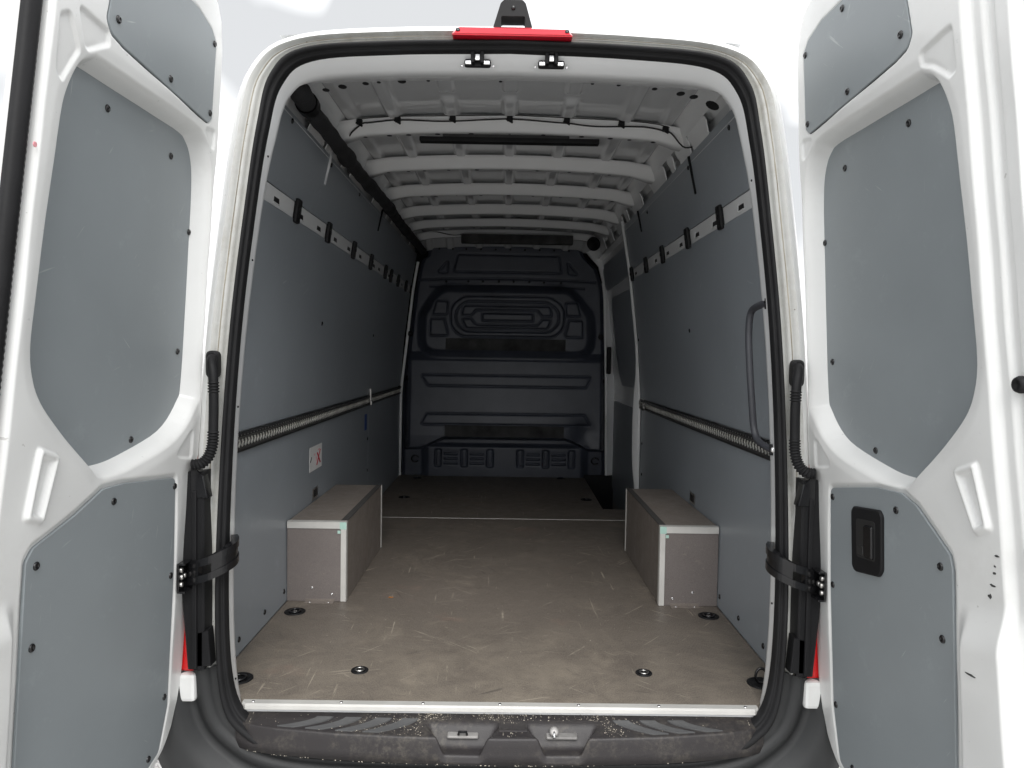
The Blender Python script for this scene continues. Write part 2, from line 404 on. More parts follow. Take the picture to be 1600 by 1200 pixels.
def wn(s, z):
    n = Vector((-s, 0, (wx(z + .02) - wx(z - .02)) / .04)); return n.normalized()
for s in (-1, 1):
    wall_strip('side_wall', s, 2.5, 6.15 if s < 0 else 4.76, -.2, 1.86, INNER, .01, .03, 14)
lin = {}
for s, ys in ((-1, [(2.23, 4.688), (4.692, 6.075)]), (1, [(2.23, 4.72)])):
    for k, (y0, y1) in enumerate(ys):
        lin[s, k, 0] = wall_strip('lining_panel', s, y0, y1, .002, .668, GREY)
        lin[s, k, 1] = wall_strip('lining_panel', s, y0, y1, .738, 1.492, GREY)
        lin[s, k, 2] = wall_strip('lining_panel', s, y0, y1, 1.556, 1.832 if s > 0 else 1.814, GREY)
def wall_screw(s, k, row, y, z):
    link('screw', SCREW, lin[s, k, row], zto(wn(s, z), (s * wx(z), y, z), 1.15))
for y, z in [(2.57, 1.79), (3.14, 1.785), (3.73, 1.79)]: wall_screw(-1, 0, 2, y, z)
for y, z in [(3.36, 1.13), (4.66, 1.11)]: wall_screw(-1, 0, 1, y, z)
for y, z in [(2.41, .05), (2.67, .05), (2.905, .05), (4.66, .46), (4.66, .26)]: wall_screw(-1, 0, 0, y, z)
for y, z in [(2.54, 1.785), (3.10, 1.79), (4.0, 1.78)]: wall_screw(1, 0, 2, y, z)
for y, z in [(3.38, 1.125), (4.69, 1.11)]: wall_screw(1, 0, 1, y, z)
for y, z in [(2.41, .05), (2.67, .05), (2.91, .05), (4.66, .455), (4.65, .26)]: wall_screw(1, 0, 0, y, z)

# upper perforated rail with black clips
CLIP = None
for s in (-1, 1):
    y1 = 6.07 if s < 0 else 4.72
    rail = wall_strip('perforated_rail', s, 2.19, y1, 1.495, 1.553, INNER, .01, .004, 2)
    hy = [2.56, 2.86, 3.13, 3.43, 3.72, 4.01, 4.42, 4.60, 4.98, 5.35, 5.6, 5.9] if s < 0 else [2.54, 2.86, 3.12, 3.41, 3.69, 3.98, 4.30, 4.59]
    for y in hy:
        x = wx(1.523) + .004
        bm = bmesh.new(); box_bm(bm, (s * x - .0012, y - .028, 1.508), (s * x + .0012, y + .028, 1.540), .001); from_bm('rail_hole', bm, BLACK, rail)
        bm = bmesh.new()
        for a, b in (((y + .028, 1.505), (y + .038, 1.543)), ((y - .028, 1.505), (y + .028, 1.508)), ((y - .028, 1.540), (y + .028, 1.543))):
            box_bm(bm, (s * x - .003, a[0], a[1]), (s * x + .001, b[0], b[1]))
        from_bm('hole_rim', bm, INNER, rail)
    cy = [2.78, 3.26, 3.80, 4.28, 4.79, 5.02, 5.35, 5.76] if s < 0 else [2.76, 3.25, 3.77, 4.21, 4.68]
    for y in cy:
        bm = bmesh.new(); x = wx(1.523)
        for z in (1.478, 1.523, 1.568):
            pass
        n = wn(s, 1.523); t = Vector((0, 1, 0)); u = n.cross(t)
        rot = Matrix((n, t, u)).transposed()
        box_bm(bm, (-.009, -.026, -.045), (.009, .026, .045), .008); box_bm(bm, (.006, -.008, -.008), (.013, .008, .008), .002)
        from_bm('rail_clip', bm, BLACK, van, False, Matrix.Translation((s * x - s * .006, y, 1.523)) @ rot.to_4x4())

# lashing track: channel with two toothed lips
for s in (-1, 1):
    y1 = 6.06 if s < 0 else 4.70
    prof_ = [(0, .672), (-.010, .672), (-.012, .680), (-.004, .686), (-.003, .714), (-.012, .722), (-.010, .733), (0, .733)]
    L = [[(s * (wx(z) + dx), y, z) for dx, z in prof_] for y in (2.16, y1)]
    tr = loft('lashing_track', L, TRACKM, van, False, False)
    v = []; f = []
    y = 2.18; k = 0
    while y < y1 - .02:
        x = wx(.70) - .005
        for (ya, za, yb, zb, w) in ((y, .689, y + .012, .701, .0032), (y + .012, .701, y + .004, .712, .0022)):
            o = len(v); d = Vector((yb - ya, zb - za)).normalized(); nn = Vector((-d.y, d.x)) * w
            for dx in (0, .004):
                for (a, b, sg) in ((ya, za, 1), (ya, za, -1), (yb, zb, -1), (yb, zb, 1)): v.append((s * (x - dx), a + nn.x * sg, b + nn.y * sg))
            f += [(o + 4, o + 5, o + 6, o + 7)] + [(o + i, o + (i + 1) % 4, o + 4 + (i + 1) % 4, o + 4 + i) for i in range(4)]
        o = len(v); w = .0022
        for a, b in ((-w, -w), (w, -w), (w, w), (-w, w)): v.append((s * (wx(.727) - .0145), y + a, .7275 + b))
        f.append((o, o + 1, o + 2, o + 3))
        y += .030
    tag(mesh('track_teeth', v, f, TOOTHM, tr), kind='stuff')
# loose strap end / foil lump at the front end of the right track, bracket on the left
bm = bmesh.new()
for i in range(26):
    c = Vector((.855 + random.uniform(-.012, .008), 4.60 + random.uniform(-.12, .10), .70 + random.uniform(-.018, .018)))
    bmesh.ops.create_icosphere(bm, subdivisions=1, radius=random.uniform(.006, .013), matrix=Matrix.Translation(c))
for v_ in bm.verts: v_.co += Vector((random.uniform(-.004, .004), random.uniform(-.004, .004), random.uniform(-.004, .004)))
from_bm('track_end_fitting', bm, STEEL, van)
bm = bmesh.new(); box_bm(bm, (-.862, 4.675, .70), (-.850, 4.705, .775), .003); box_bm(bm, (-.856, 4.665, .672), (-.846, 4.715, .70), .003)
from_bm('track_joint', bm, STEEL, van)
# vertical slots in the upper lining
for s, y, z0, z1 in ((-1, 3.085, 1.69, 1.835), (-1, 4.33, 1.71, 1.835), (1, 3.04, 1.67, 1.825), (1, 4.21, 1.71, 1.83)):
    p0, p1 = Vector((s * (wx(z0) - .002), y - .012 * 0, z0)), Vector((s * (wx(z1) - .004), y + .02, z1))
    tube('strap_slot', [p0, p0.lerp(p1, .5), p1], .006, INNER if s < 0 and y < 4 else BLACK, van, 8)

# stickers
def wall_quad(name, s, y0, y1, z0, z1, m, parent, off=.0012, poly=None):
    P = poly or [(y0, z0), (y1, z0), (y1, z1), (y0, z1)]
    n = len(P)
    v = [(s * (wx(z) - off + d), y, z) for d in (0, .001) for y, z in P]
    return mesh(name, v, [tuple(range(n)), tuple(range(n, 2 * n))] + [(i, (i + 1) % n, n + (i + 1) % n, n + i) for i in range(n)], m, parent)
st = wall_quad('sticker', -1, 3.285, 3.50, .462, .572, STICK, van)
for nm, m, P in (('red_cross', INKR, [(3.405, .535), (3.418, .538), (3.476, .486), (3.463, .483)]), ('red_cross', INKR, [(3.41, .478), (3.40, .482), (3.465, .548), (3.472, .545)]),
                 ('pink_print', INKP, [(3.36, .528), (3.375, .528), (3.375, .538), (3.36, .538)]), ('pink_print', INKP, [(3.388, .50), (3.40, .50), (3.40, .52), (3.388, .52)]),
                 ('pink_print', INKP, [(3.425, .545), (3.455, .545), (3.455, .552), (3.425, .552)]),
                 ('black_mark', INKK, [(3.29, .508), (3.297, .504), (3.318, .526), (3.312, .529)])):
    wall_quad(nm, -1, 0, 0, 0, 0, m, st, .0026, P)
wall_quad('blue_sticker', -1, 4.56, 4.63, .52, .62, BLUE, van)
for s in (-1, 1):
    w_ = wall_quad('bracket_plate', s, 3.33, 3.42, .33, .38, STEEL, van, .004)
    for dy in (.02, .045, .07): wall_quad('bracket_slot', s, 3.33 + dy, 3.342 + dy, .34, .372, BLACK, w_, .0055)

# --- floor
def floor_piece(name, P, z0, z1, m, parent=van): return prism(name, P, z0, z1, m, parent, .0015)
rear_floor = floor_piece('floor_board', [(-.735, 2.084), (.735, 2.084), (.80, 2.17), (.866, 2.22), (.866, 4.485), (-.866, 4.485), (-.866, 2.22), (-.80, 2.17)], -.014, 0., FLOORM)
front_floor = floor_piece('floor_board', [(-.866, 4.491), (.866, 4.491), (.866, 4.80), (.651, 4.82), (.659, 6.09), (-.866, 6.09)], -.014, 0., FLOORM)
box('floor_joint_strip', (-.866, 4.483, -.004), (.866, 4.493, .0012), ALU, van, .0004)
floor_piece('floor_pan', [(-.93, 2.07), (.93, 2.07), (.93, 4.78), (.64, 4.80), (.64, 6.3), (-.93, 6.3)], -.09, -.016, INNER)
bm = bmesh.new(); box_bm(bm, (.64, 4.80, -.30), (1.0, 6.3, -.27)); box_bm(bm, (.63, 4.80, -.29), (.655, 6.1, -.016)); box_bm(bm, (.655, 6.06, -.29), (1.0, 6.1, .02)); box_bm(bm, (.655, 4.79, -.29), (.93, 4.81, -.016))
from_bm('step_well', bm, BLACK, van)
# aluminium sill strip
sp = [(2.088, .0015), (2.086, .0045), (2.062, .0045), (2.056, .0005), (2.055, -.010), (2.060, -.010)]
L = []
for x, sh in ((-.735, .012), (-.722, 0), (.722, 0), (.735, .012)): L.append([(x, y + (sh if y < 2.07 else 0), z) for y, z in sp])
sill = loft('sill_strip', L, ALU, van, False, False)
for x in (-.705, -.455, -.222, -.003, .222, .452, .700): link('small_screw', WSCREW, sill, Matrix.Translation((x, 2.074, .0046)))
for me_ in (WSCREW,): pass

# recessed lashing eyes
def eye(x, y, R, ring_up=False, inner=True):
    me = lathe_data('lashing_eye', [(R, 0), (R, .003), (R * .93, .0045), (R * .84, .0035), (R * .78, .0012), (.0, .001)], BLACK, 24)
    o = link('lashing_eye', me, van, Matrix.Translation((x, y, .0005)))
    n = 16; rr = R * .50
    if ring_up: P = [(rr * .8 * math.cos(a), .0, .004 + rr * 1.0 + rr * 1.1 * math.sin(a)) for a in np.linspace(0, 2 * math.pi, n + 1)]
    else: P = [(rr * math.cos(a), rr * math.sin(a), .0045) for a in np.linspace(0, 2 * math.pi, n + 1)]
    tube('eye_ring', P, R * .10, GLOSSB if R > .03 else STEEL, o, 7)
    if inner: link('small_screw', WSCREW, o, Matrix.Translation((0, 0, .001)) @ Matrix.Scale(R / .02, 4))
eye(-.798, 2.816, .040); eye(.80, 2.825, .040); eye(-.446, 2.295, .027, False, True); eye(.451, 2.30, .026)
eye(-.80, 2.226, .042, False, False); eye(.80, 2.236, .042, True, False); eye(-.694, 5.12, .040); eye(.574, 5.12, .040); eye(-.70, 5.93, .036); eye(.46, 6.0, .032)

EDGEM = plain('edge_rubber', (.05, .047, .045), .8, bump=.5, bscale=300)
# --- wheel arch boxes
for s in (-1, 1):
    r = mesh('wheel_arch_box', [], [], BOXM, van) if False else None
    X0, X1, Y0, Y1, H = .640, .865, 2.94, 3.785, .322
    sx = lambda a, b: (min(s * a, s * b), max(s * a, s * b))
    a, b = sx(X0 + .003, X1); r = box('wheel_arch_box', (a, Y0 + .012, .001), (b, Y1, H - .013), BOXM, van, .001)
    box('top_panel', (a, Y0 + .002, H - .012), (b, Y1 + .002, H), BOXM, r, .0015)
    c, d = sx(X0 - .010, X0 + .002); box('side_panel', (c, Y0 + .004, .001), (d, Y1 + .003, H - .002), BOXM, r, .0015)
    fp = box('front_panel', (a + (0 if s > 0 else 0), Y0, .001), (b, Y0 + .011, H - .013), FACEM, r, .001)
    # aluminium angles: top front edge and inner front edge, and the rear upright
    bm = bmesh.new(); a2, b2 = sx(X0 - .012, X1); box_bm(bm, (a2, Y0 - .0035, H - .026), (b2, Y0 - .001, H + .0025), .0006); box_bm(bm, (a2, Y0 - .0035, H + .0002), (b2, Y0 + .020, H + .0026), .0006)
    from_bm('edge_trim', bm, ALU, r)
    bm = bmesh.new(); a3, b3 = sx(X0 - .0125, X0 + .010); box_bm(bm, (a3, Y0 - .0045, .002), (b3, Y0 - .0014, H - .001), .0006)
    a4, b4 = sx(X0 - .0128, X0 - .0103); box_bm(bm, (a4, Y0 - .0045, .002), (b4, Y0 + .02, H - .001), .0006); from_bm('edge_trim', bm, ALU, r)
    bm = bmesh.new(); box_bm(bm, (a4, Y1 - .018, .002), (b4, Y1 + .004, H + .002), .0006); from_bm('edge_trim', bm, ALU, r)
    box('rubber_strip', (*sx(X0 - .011, X0 + .016)[:1], Y0 + .022, H + .0005), (sx(X0 - .011, X0 + .016)[1], Y1, H + .003), EDGEM, r, .001)
    a5, b5 = sx(X0 - .0122, X0 + .014); box('film_corner', (a5, Y0 - .0052, H - .028), (b5, Y0 - .0047, H + .001), FILM, r, .0001)
    a6, b6 = sx(X0 + .012, X0 + .024); box('film_corner', (a6, Y0 - .0012, H - .046), (b6, Y0 - .0004, H - .034), FILM, r, .0001)
    for px, pz in ((.685, .030), (.765, .055)): link('small_screw', WSCREW, r, zto((0, -1, 0), (s * px, Y0, pz), 1.1))
    bm = bmesh.new(); a7, b7 = sx(X0 + .035, X0 + .150); box_bm(bm, (a7, Y0 - .028, .0008), (b7, Y0 - .0005, .0028), .0004); box_bm(bm, (a7, Y0 - .0032, .0028), (b7, Y0 - .0006, .012), .0004)
    fb = from_bm('foot_bracket', bm, BOXM, r)
    for q in (.055, .13): link('small_screw', WSCREW, fb, Matrix.Translation((s * (X0 + q), Y0 - .016, .0028)))

# --- rear step plate
def stepplate():
    nx = 340; xs = np.linspace(-.742, .742, nx)
    f0 = np.interp(np.abs(xs), [0, .25, .45, .62, .70, .742], [1.958, 1.964, 1.978, 2.002, 2.022, 2.044])
    rows = []
    pock = np.zeros(nx)
    tt = np.linspace(0, 1, 16)
    for t in tt:
        y = 2.072 + (f0 - 2.072) * t
        z = -.022 - .012 * t + 0 * xs
        for xc in (-.104, .170):
            w = .112 - .045 * np.clip((t - .4) / .6, 0, 1)
            m = 1 - sstep(w - .022, w + .006, np.abs(xs - xc))
            z -= m * .048 * sstep(.36, .75, t)
        rows.append(np.stack([xs, y, z], 1))
    top = rows[-1]
    for dy, dz in ((-.003, -.002), (-.0045, -.006)): r = top.copy(); r[:, 1] += dy; r[:, 2] = np.minimum(r[:, 2] + dz, top[:, 2] + dz); rows.append(r)
    for q in (.3, .6, 1.): r = rows[17].copy(); r[:, 2] = rows[17][:, 2] * (1 - q) + (-.105) * q; r[:, 1] += -.004 * q; rows.append(r)
    r = rows[-1].copy(); r[:, 1] += .05; rows.append(r)
    return loft('rear_step', rows, STEP, van, False)
step = stepplate()
def stepz(t): return -.022 - .012 * t
def step_f(x): return float(np.interp(abs(x), [0, .25, .45, .62, .70, .742], [1.958, 1.964, 1.978, 2.002, 2.022, 2.044]))
LATCHM = plain('latch_plate', (.34, .33, .32), .5, .4, var=.5)
RIBM = plain('rib_plastic', (.085, .086, .088), .45, bump=.2, bscale=700)
def tread(x0, w, lean):
    P = []; n = 8
    for k in range(n): t = .30 + .62 * k / (n - 1); P.append((x0 - lean * (t - .3) ** 1.5 * 1.6, t))
    Q = [(a + w, t) for a, t in P][::-1]
    poly = [(a, 2.072 + (step_f(a) - 2.072) * t) for a, t in P + Q]
    ts = [t for _, t in P + Q]
    n = len(poly); v = [(x, y, stepz(t) - .001) for (x, y), t in zip(poly, ts)] + [(x, y, stepz(t) + .0035) for (x, y), t in zip(poly, ts)]
    mesh('tread_rib', v, [tuple(range(n, 2 * n))] + [(i, (i + 1) % n, n + (i + 1) % n, n + i) for i in range(n)], RIBM, step)
for x0 in (-.515, -.435, -.35, -.275): tread(x0, .045, .13)
for x0 in (.47, .39, .315): tread(x0, .045, -.13)
box('tread_rib', (-.005, 1.985, -.033), (.075, 2.03, -.026), STEP, step, .003)
for xc, kind in ((-.104, 0), (.170, 1)):
    pl = box('latch_plate', (xc - .043, 1.995, -.0535), (xc + .043, 2.026, -.0475), LATCHM, step, .004, Matrix.Rotation(.25, 3, 'X'))
    if kind == 0: tube('latch_loop', [(xc - .012, 2.006, -.052), (xc - .010, 1.994, -.036), (xc + .010, 1.994, -.036), (xc + .012, 2.006, -.052)], .0035, BLACK, step)
    else:
        tube('latch_loop', [(xc - .022, 2.02, -.05), (xc - .022, 1.998, -.034), (xc - .022, 1.985, -.046)], .004, CHROME, step)
        link('latch_knob', lathe_data('latch_knob', [(.013, 0), (.013, .004), (.009, .006), (.003, .007)], LATCHM), step, zto((0, -.7, .6), (xc - .022, 2.002, -.036)))

# --- bulkhead: pressed black panel
def bulkhead():
    nx, nz = 330, 370; zs = np.linspace(-.01, 1.892, nz); us = np.linspace(0, 1, nx)
    zl = [-.01, .71, 1.54, 1.74, 1.775, 1.80, 1.88, 1.892]; xl = [-.852, -.846, -.752, -.712, -.700, -.66, -.645, -.638]
    zr = [-.01, .775, 1.50, 1.60, 1.715, 1.80, 1.86, 1.892]; xr = [.834, .818, .792, .775, .735, .64, .61, .585]
    L = np.interp(zs, zl, xl); Rr = np.interp(zs, zr, xr)
    X = L[:, None] + (Rr - L)[:, None] * us[None]; Z = np.repeat(zs[:, None], nx, 1)
    h = np.zeros_like(X)                                             # + is towards the camera
    def press(P, r, d, e=.009, groove=.0):
        s_ = sdf(X, Z, fillet(P, r))
        return d * sstep(e, -e, s_) - groove * np.exp(-(s_ / .007) ** 2)
    h += press([(-.54, 1.545), (.51, 1.545), (.69, 1.33), (.70, 1.0), (-.70, 1.0), (-.69, 1.33)], .14, .075, .045)     # upper bulge
    lean = np.interp(Z, [.18, .34, .95, 1.02, 1.1], [.11, .11, .045, .0, .0])                                           # lower face leans out
    lipz = np.interp(np.abs(X), [0, .50, .69, .80], [.318, .318, .232, .228])
    body = sstep(lipz - .018, lipz + .012, Z) * sstep(.84, .77, np.abs(X))
    h += lean * body
    foot = sstep(.275, .235, Z) * sstep(.70, .62, np.abs(X)); h += .045 * foot
    g = [([(-.408, 1.823), (.423, 1.818), (.448, 1.68), (-.445, 1.68)], .02, .006), ([(-.486, 1.775), (-.574, 1.674), (-.495, 1.67)], .012, -.006), ([(.491, 1.775), (.504, 1.675), (.582, 1.665)], .012, -.006),
         ([(-.35, 1.478), (.356, 1.478), (.471, 1.40), (.471, 1.23), (.385, 1.149), (-.377, 1.149), (-.457, 1.23), (-.457, 1.40)], .12, .008),
         ([(-.325, 1.435), (.324, 1.435), (.425, 1.37), (.425, 1.26), (.35, 1.19), (-.34, 1.19), (-.415, 1.26), (-.415, 1.37)], .10, -.006),
         ([(-.20, 1.340), (.214, 1.340), (.214, 1.278), (-.20, 1.278)], .008, .008),
         ([(-.35, 1.40), (.35, 1.40), (.37, 1.32), (.29, 1.32), (.25, 1.365), (-.25, 1.365), (-.29, 1.32), (-.37, 1.32)], .02, .006),
         ([(-.37, 1.295), (-.29, 1.295), (-.25, 1.245), (.25, 1.245), (.29, 1.295), (.37, 1.295), (.33, 1.215), (-.33, 1.215)], .02, .006)]
    for sg in (-1, 1):
        g.append(([(sg * .575, 1.435), (sg * .478, 1.432), (sg * .482, 1.325), (sg * .606, 1.323)], .02, .007))
        g.append(([(sg * .622, 1.288), (sg * .508, 1.291), (sg * .474, 1.155), (sg * .624, 1.150)], .02, .007))
    for P, r, d in g: h += press(P, r, d, .008, .010)
    for P in ([(-.698, .834), (.705, .832), (.656, .743), (-.635, .745)], [(-.644, .518), (.649, .519), (.696, .432), (-.688, .430)]): h += press(P, .012, .004, .006, .009)
    for x in (-.55, -.335, -.122, .128, .338, .552):
        h += press([(x - .022, .215), (x + .022, .215), (x + .022, .078), (x - .022, .078)], .014, -.012, .008, .010)
    for xa, xb in ((-.505, -.38), (-.29, -.165), (.172, .295), (.382, .508)):
        for z in (.185, .147, .108): h += press([(xa, z - .009), (xb, z - .009), (xb - .012, z + .009), (xa + .012, z + .009)], .006, .012, .006, .004)
    # dividing ledge between upper and lower shells, with a bolted flange strip
    lz = 1.628 - .02 * (X / .75) ** 2
    h -= .010 * np.exp(-((Z - lz) / .007) ** 2) * (np.abs(X) < .73)
    h -= .008 * np.exp(-((Z - lz + .055) / .008) ** 2) * (np.abs(X) < .64)
    h -= .02 * sstep(.30, .25, np.abs(X - .62) + np.abs(Z - .40) * .9) * 0
    d2 = ((X - .66) ** 2 / .012 + (Z - .36) ** 2 / .012); h -= .030 * np.exp(-d2) * body                                   # dent
    edge = np.minimum(X - L[:, None], Rr[:, None] - X); h -= .02 * sstep(.03, 0, edge)
    V = np.stack([X, 6.1 - h, Z], 2)
    return mesh('bulkhead', V, grid_faces(nz, nx), BULK, van, True)
bulk = bulkhead()
box('foam_strip', (-.494, 6.015, 1.036), (.482, 6.024, 1.132), FOAM, bulk, .003)
mesh('foam_strip', [(-.49, 5.982, .422), (.478, 5.982, .422), (.478, 5.976, .335), (-.49, 5.976, .335), (-.49, 5.995, .425), (.478, 5.995, .425), (.478, 5.995, .33), (-.49, 5.995, .33)], [(0, 1, 2, 3), (0, 4, 5, 1), (2, 6, 7, 3), (0, 3, 7, 4), (1, 5, 6, 2)], FOAM, bulk)
BOLT = lathe_data('bolt', [(.014, 0), (.014, .008), (.009, .012), (.002, .013)], BLACK, 12)
for x in (-.56, -.45, -.34, -.22, -.1, .02, .14, .26, .38, .5): link('bolt', BOLT, bulk, zto((0, -1, 0), (x, 6.094, 1.862), .6))
for x in (-.5, -.32, -.2, -.07, .05, .18, .3, .44): link('bolt', BOLT, bulk, zto((0, -1, 0), (x, 6.098, 1.602 - .01 * (x / .6) ** 2), .7))
for x, z in ((-.79, 1.165), (.775, 1.16), (-.80, .80), (.79, .795)): link('bolt', BOLT, bulk, zto((0, -1, 0), (x, 6.085, z), 1.6))
for x in (-.735, .745): tube('hook', [(x + .03 * math.cos(a), 6.05 - .01 * math.sin(a), .14 + .028 * math.sin(a)) for a in np.linspace(.4, 5.6, 14)], .006, GLOSSB, bulk, 8)
# white pillar edges beside the bulkhead
for s in (-1, 1):
    zs = np.linspace(0, 1.75 if s < 0 else 1.6, 24)
    xo = [np.interp(z, [0, .71, 1.54, 1.8], [.862, .856, .765, .72]) if s < 0 else np.interp(z, [0, .775, 1.5, 1.6], [.838, .822, .796, .78]) for z in zs]
    v = []
    for x, z in zip(xo, zs): v += [(s * (x - .008), 6.078, z), (s * (x + .004), 6.062, z), (s * (x + .014), 6.072, z), (s * (x + (.012 if s < 0 else .085)), 6.12, z)]
    loft('front_pillar_edge', np.array(v).reshape(len(zs), 4, 3), INNER, van, False)

# --- roof: pressed skin, bows, cant rails
BOWS = [3.09, 3.69, 4.28, 4.86, 5.32, 5.78]
def roofz(x): return 1.985 - .030 * (x / .7) ** 2
def roof():
    nx, ny = 230, 300; xs = np.linspace(-.70, .70, nx); ys = np.linspace(2.28, 6.16, ny)
    X, Y = np.meshgrid(xs, ys); Z = roofz(X)
    starts = [2.26] + [b + .06 for b in BOWS]; ends = BOWS + [6.1]
    for xc in (0, .235, -.235, .47, -.47, .64, -.64):
        for i, (a, b) in enumerate(zip(starts, ends)):
            bx_ = 1 - sstep(.016, .036, np.abs(X - xc))
            if i == 0 and abs(xc) < .3: by = sstep(2.84, 2.89, Y) * sstep(b + .02, b, Y) + sstep(2.82, 2.76, Y)
            else: by = sstep(a + .02, a + .09, Y) * sstep(b + .03, b, Y)
            Z = Z - .016 * bx_ * np.clip(by, 0, 1)
    Z -= .12 * sstep(5.85, 6.16, Y) ** 1.2 * .9
    return mesh('roof_skin', np.stack([X, Y, Z], 2), grid_faces(ny, nx), ROOFM, van, True)
roof()
HOLE = lathe_data('punched_hole', [(.011, 0), (.011, .0006), (.002, .0008)], BLACK, 12, False)
for bi, yb in enumerate(BOWS):
    xs = np.linspace(-.72, .72, 41)
    pr = [(-.052, .052), (-.040, .047), (-.032, .040), (-.006, .004), (0, 0), (.012, -.001), (.055, .004), (.066, .012), (.074, .045)]
    if bi >= 4: pr = [(a, b * .85) for a, b in pr]
    L = []
    for x in xs:
        zb = 1.921 - .030 * (x / .7) ** 2 - .018 * sstep(.58, .72, abs(x)); fl = 1 + .5 * sstep(.6, .72, abs(x))
        L.append([(x, yb + a * fl, zb + b) for a, b in pr])
    bw = loft('roof_bow', L, INNER, van, False)
    if bi < 3:
        for x in (-.6, -.5, -.42, -.3, -.16, .0, .14, .3, .42, .5, .6): link('punched_hole', HOLE, bw, zto((0, 0, -1), (x, yb + .03, 1.9195 - .030 * (x / .7) ** 2 - .018 * float(sstep(.58, .72, abs(x))) + .001), random.choice([.5, .8, 1.])))
for s in (-1, 1):
    y0, y1 = 2.3, 6.1
    loft('cant_rail', [[(s * .655, y0, 1.965), (s * .655, y1, 1.965)], [(s * .690, y0, 1.925), (s * .690, y1, 1.925)], [(s * .712, y0, 1.893), (s * .712, y1, 1.893)]], INNER, van, False, False)
    y0 = 2.46
    loft('roof_cavity', [[(s * .700, y0, 1.93), (s * .700, y1, 1.93)], [(s * .765, y0, 1.90), (s * .765, y1, 1.90)], [(s * .785, y0, 1.78), (s * .785, y1, 1.78)], [(s * .742, y0, 1.80), (s * .742, y1, 1.80)]], INNER, van, False, False)
    tabs = [(2.36, 2.52), (2.76, 3.00), (3.02, 3.22), (3.30, 3.38), (3.48, 3.80), (4.06, 4.36), (4.52, 4.62), (4.72, 5.0), (5.2, 5.4), (5.6, 5.9)]
    for a, b in tabs:
        P = [(a, 1.893), (b, 1.893), (b + .008, 1.878), (b - .012, 1.845), (b - .012, 1.815), (a + .012, 1.815), (a + .012, 1.845), (a - .008, 1.878)]
        v = [(s * (.712 + (1.893 - z) * .42 + d), y, z) for d in (0, .006) for y, z in P]; n = len(P)
        mesh('rail_tab', v, [tuple(range(n)), tuple(range(n, 2 * n))] + [(i, (i + 1) % n, n + (i + 1) % n, n + i) for i in range(n)], INNER, van)
# lamp bar under the first bow, foam strip at the front, speaker in the front corner
box('lamp_bar', (-.375, 3.115, 1.886), (.375, 3.16, 1.906), BLACK, van, .004)
box('lamp_bar_cover', (-.28, 3.118, 1.892), (.25, 3.150, 1.918), TRACKM, van, .004)
box('roof_foam', (-.36, 5.70, 1.855), (.50, 5.76, 1.925), FOAM, van, .008)
link('corner_vent', lathe_data('corner_vent', [(.085, 0), (.085, .03), (.070, .045), (.055, .03), (.01, .028)], BLACK, 24), van, zto((-.5, -.8, -.4), (.66, 5.70, 1.865), .62))
# cable with ties along the first bow
def bowz(x): return 1.921 - .030 * (x / .7) ** 2 - .018 * float(sstep(.58, .72, abs(x)))
pts = []
for k, x in enumerate(np.linspace(-.60, .63, 60)): pts.append((x, 3.051 - .004 * math.sin(x * 11) ** 2, bowz(x) + .040 - .010 * abs(math.sin(x * 6.7)) ** 1.5 - (.012 if .25 < x < .55 else 0) * math.sin((x - .25) / .3 * math.pi)))
pts = [(-.665, 3.10, 1.885), (-.645, 3.065, 1.90)] + pts + [(.66, 3.05, 1.915), (.705, 3.045, 1.862), (.735, 3.02, 1.852), (.76, 2.99, 1.86)]
cab = tube('cable', catmull(pts, 3), .0032, CABLE, van, 6)
tube('cable', catmull([(x, 3.040, bowz(x) + .052 - .003 * abs(math.sin(x * 6.7))) for x in np.linspace(-.6, .65, 30)], 2), .0022, CABLE, van, 6)
for x in (-.61, -.455, -.232, 0, .232, .455, .635):
    bm = bmesh.new(); box_bm(bm, (x - .012, 3.036, bowz(x) + .030), (x + .012, 3.054, bowz(x) + .052), .003)
    box_bm(bm, (x - .016, 3.040, bowz(x) + .026), (x + .014, 3.046, bowz(x) + .034), .001, Matrix.Rotation(.5, 3, 'Y')); from_bm('cable_tie', bm, BLACK, cab)
tube('cable', catmull([(x, 5.74, 1.93 + .012 * math.sin(x * 19)) for x in np.linspace(-.62, -.36, 8)], 4), .004, CABLE, van, 6)
# wrapped duct along the left cant rail
path = [(-.672, 2.34, 1.834), (-.676, 2.45, 1.832), (-.684, 2.62, 1.830)] + [(-.686 + .003 * math.sin(y * 5), y, 1.828 + .004 * math.sin(y * 3.3)) for y in np.arange(2.8, 6.06, .12)]
pp = catmull(path, 4); ys_ = pp[:, 1]
rad = .030 + .0015 * np.sin(ys_ * 40) + .005 * (ys_ < 2.52) - .02 * np.clip((2.40 - ys_) / .06, 0, 1) + .007 * np.exp(-((ys_ - 3.16) / .06) ** 4) + .006 * np.exp(-((ys_ - 3.72) / .05) ** 4) + .006 * np.exp(-((ys_ - 4.3) / .05) ** 4) + .005 * np.exp(-((ys_ - 5.0) / .05) ** 4)
duct = tube('wrapped_duct', pp, list(rad), DUCT, van, 16)
tube('duct_collar', [(-.679, 2.50, 1.831), (-.681, 2.55, 1.831)], .0385, BLACK, duct, 16)

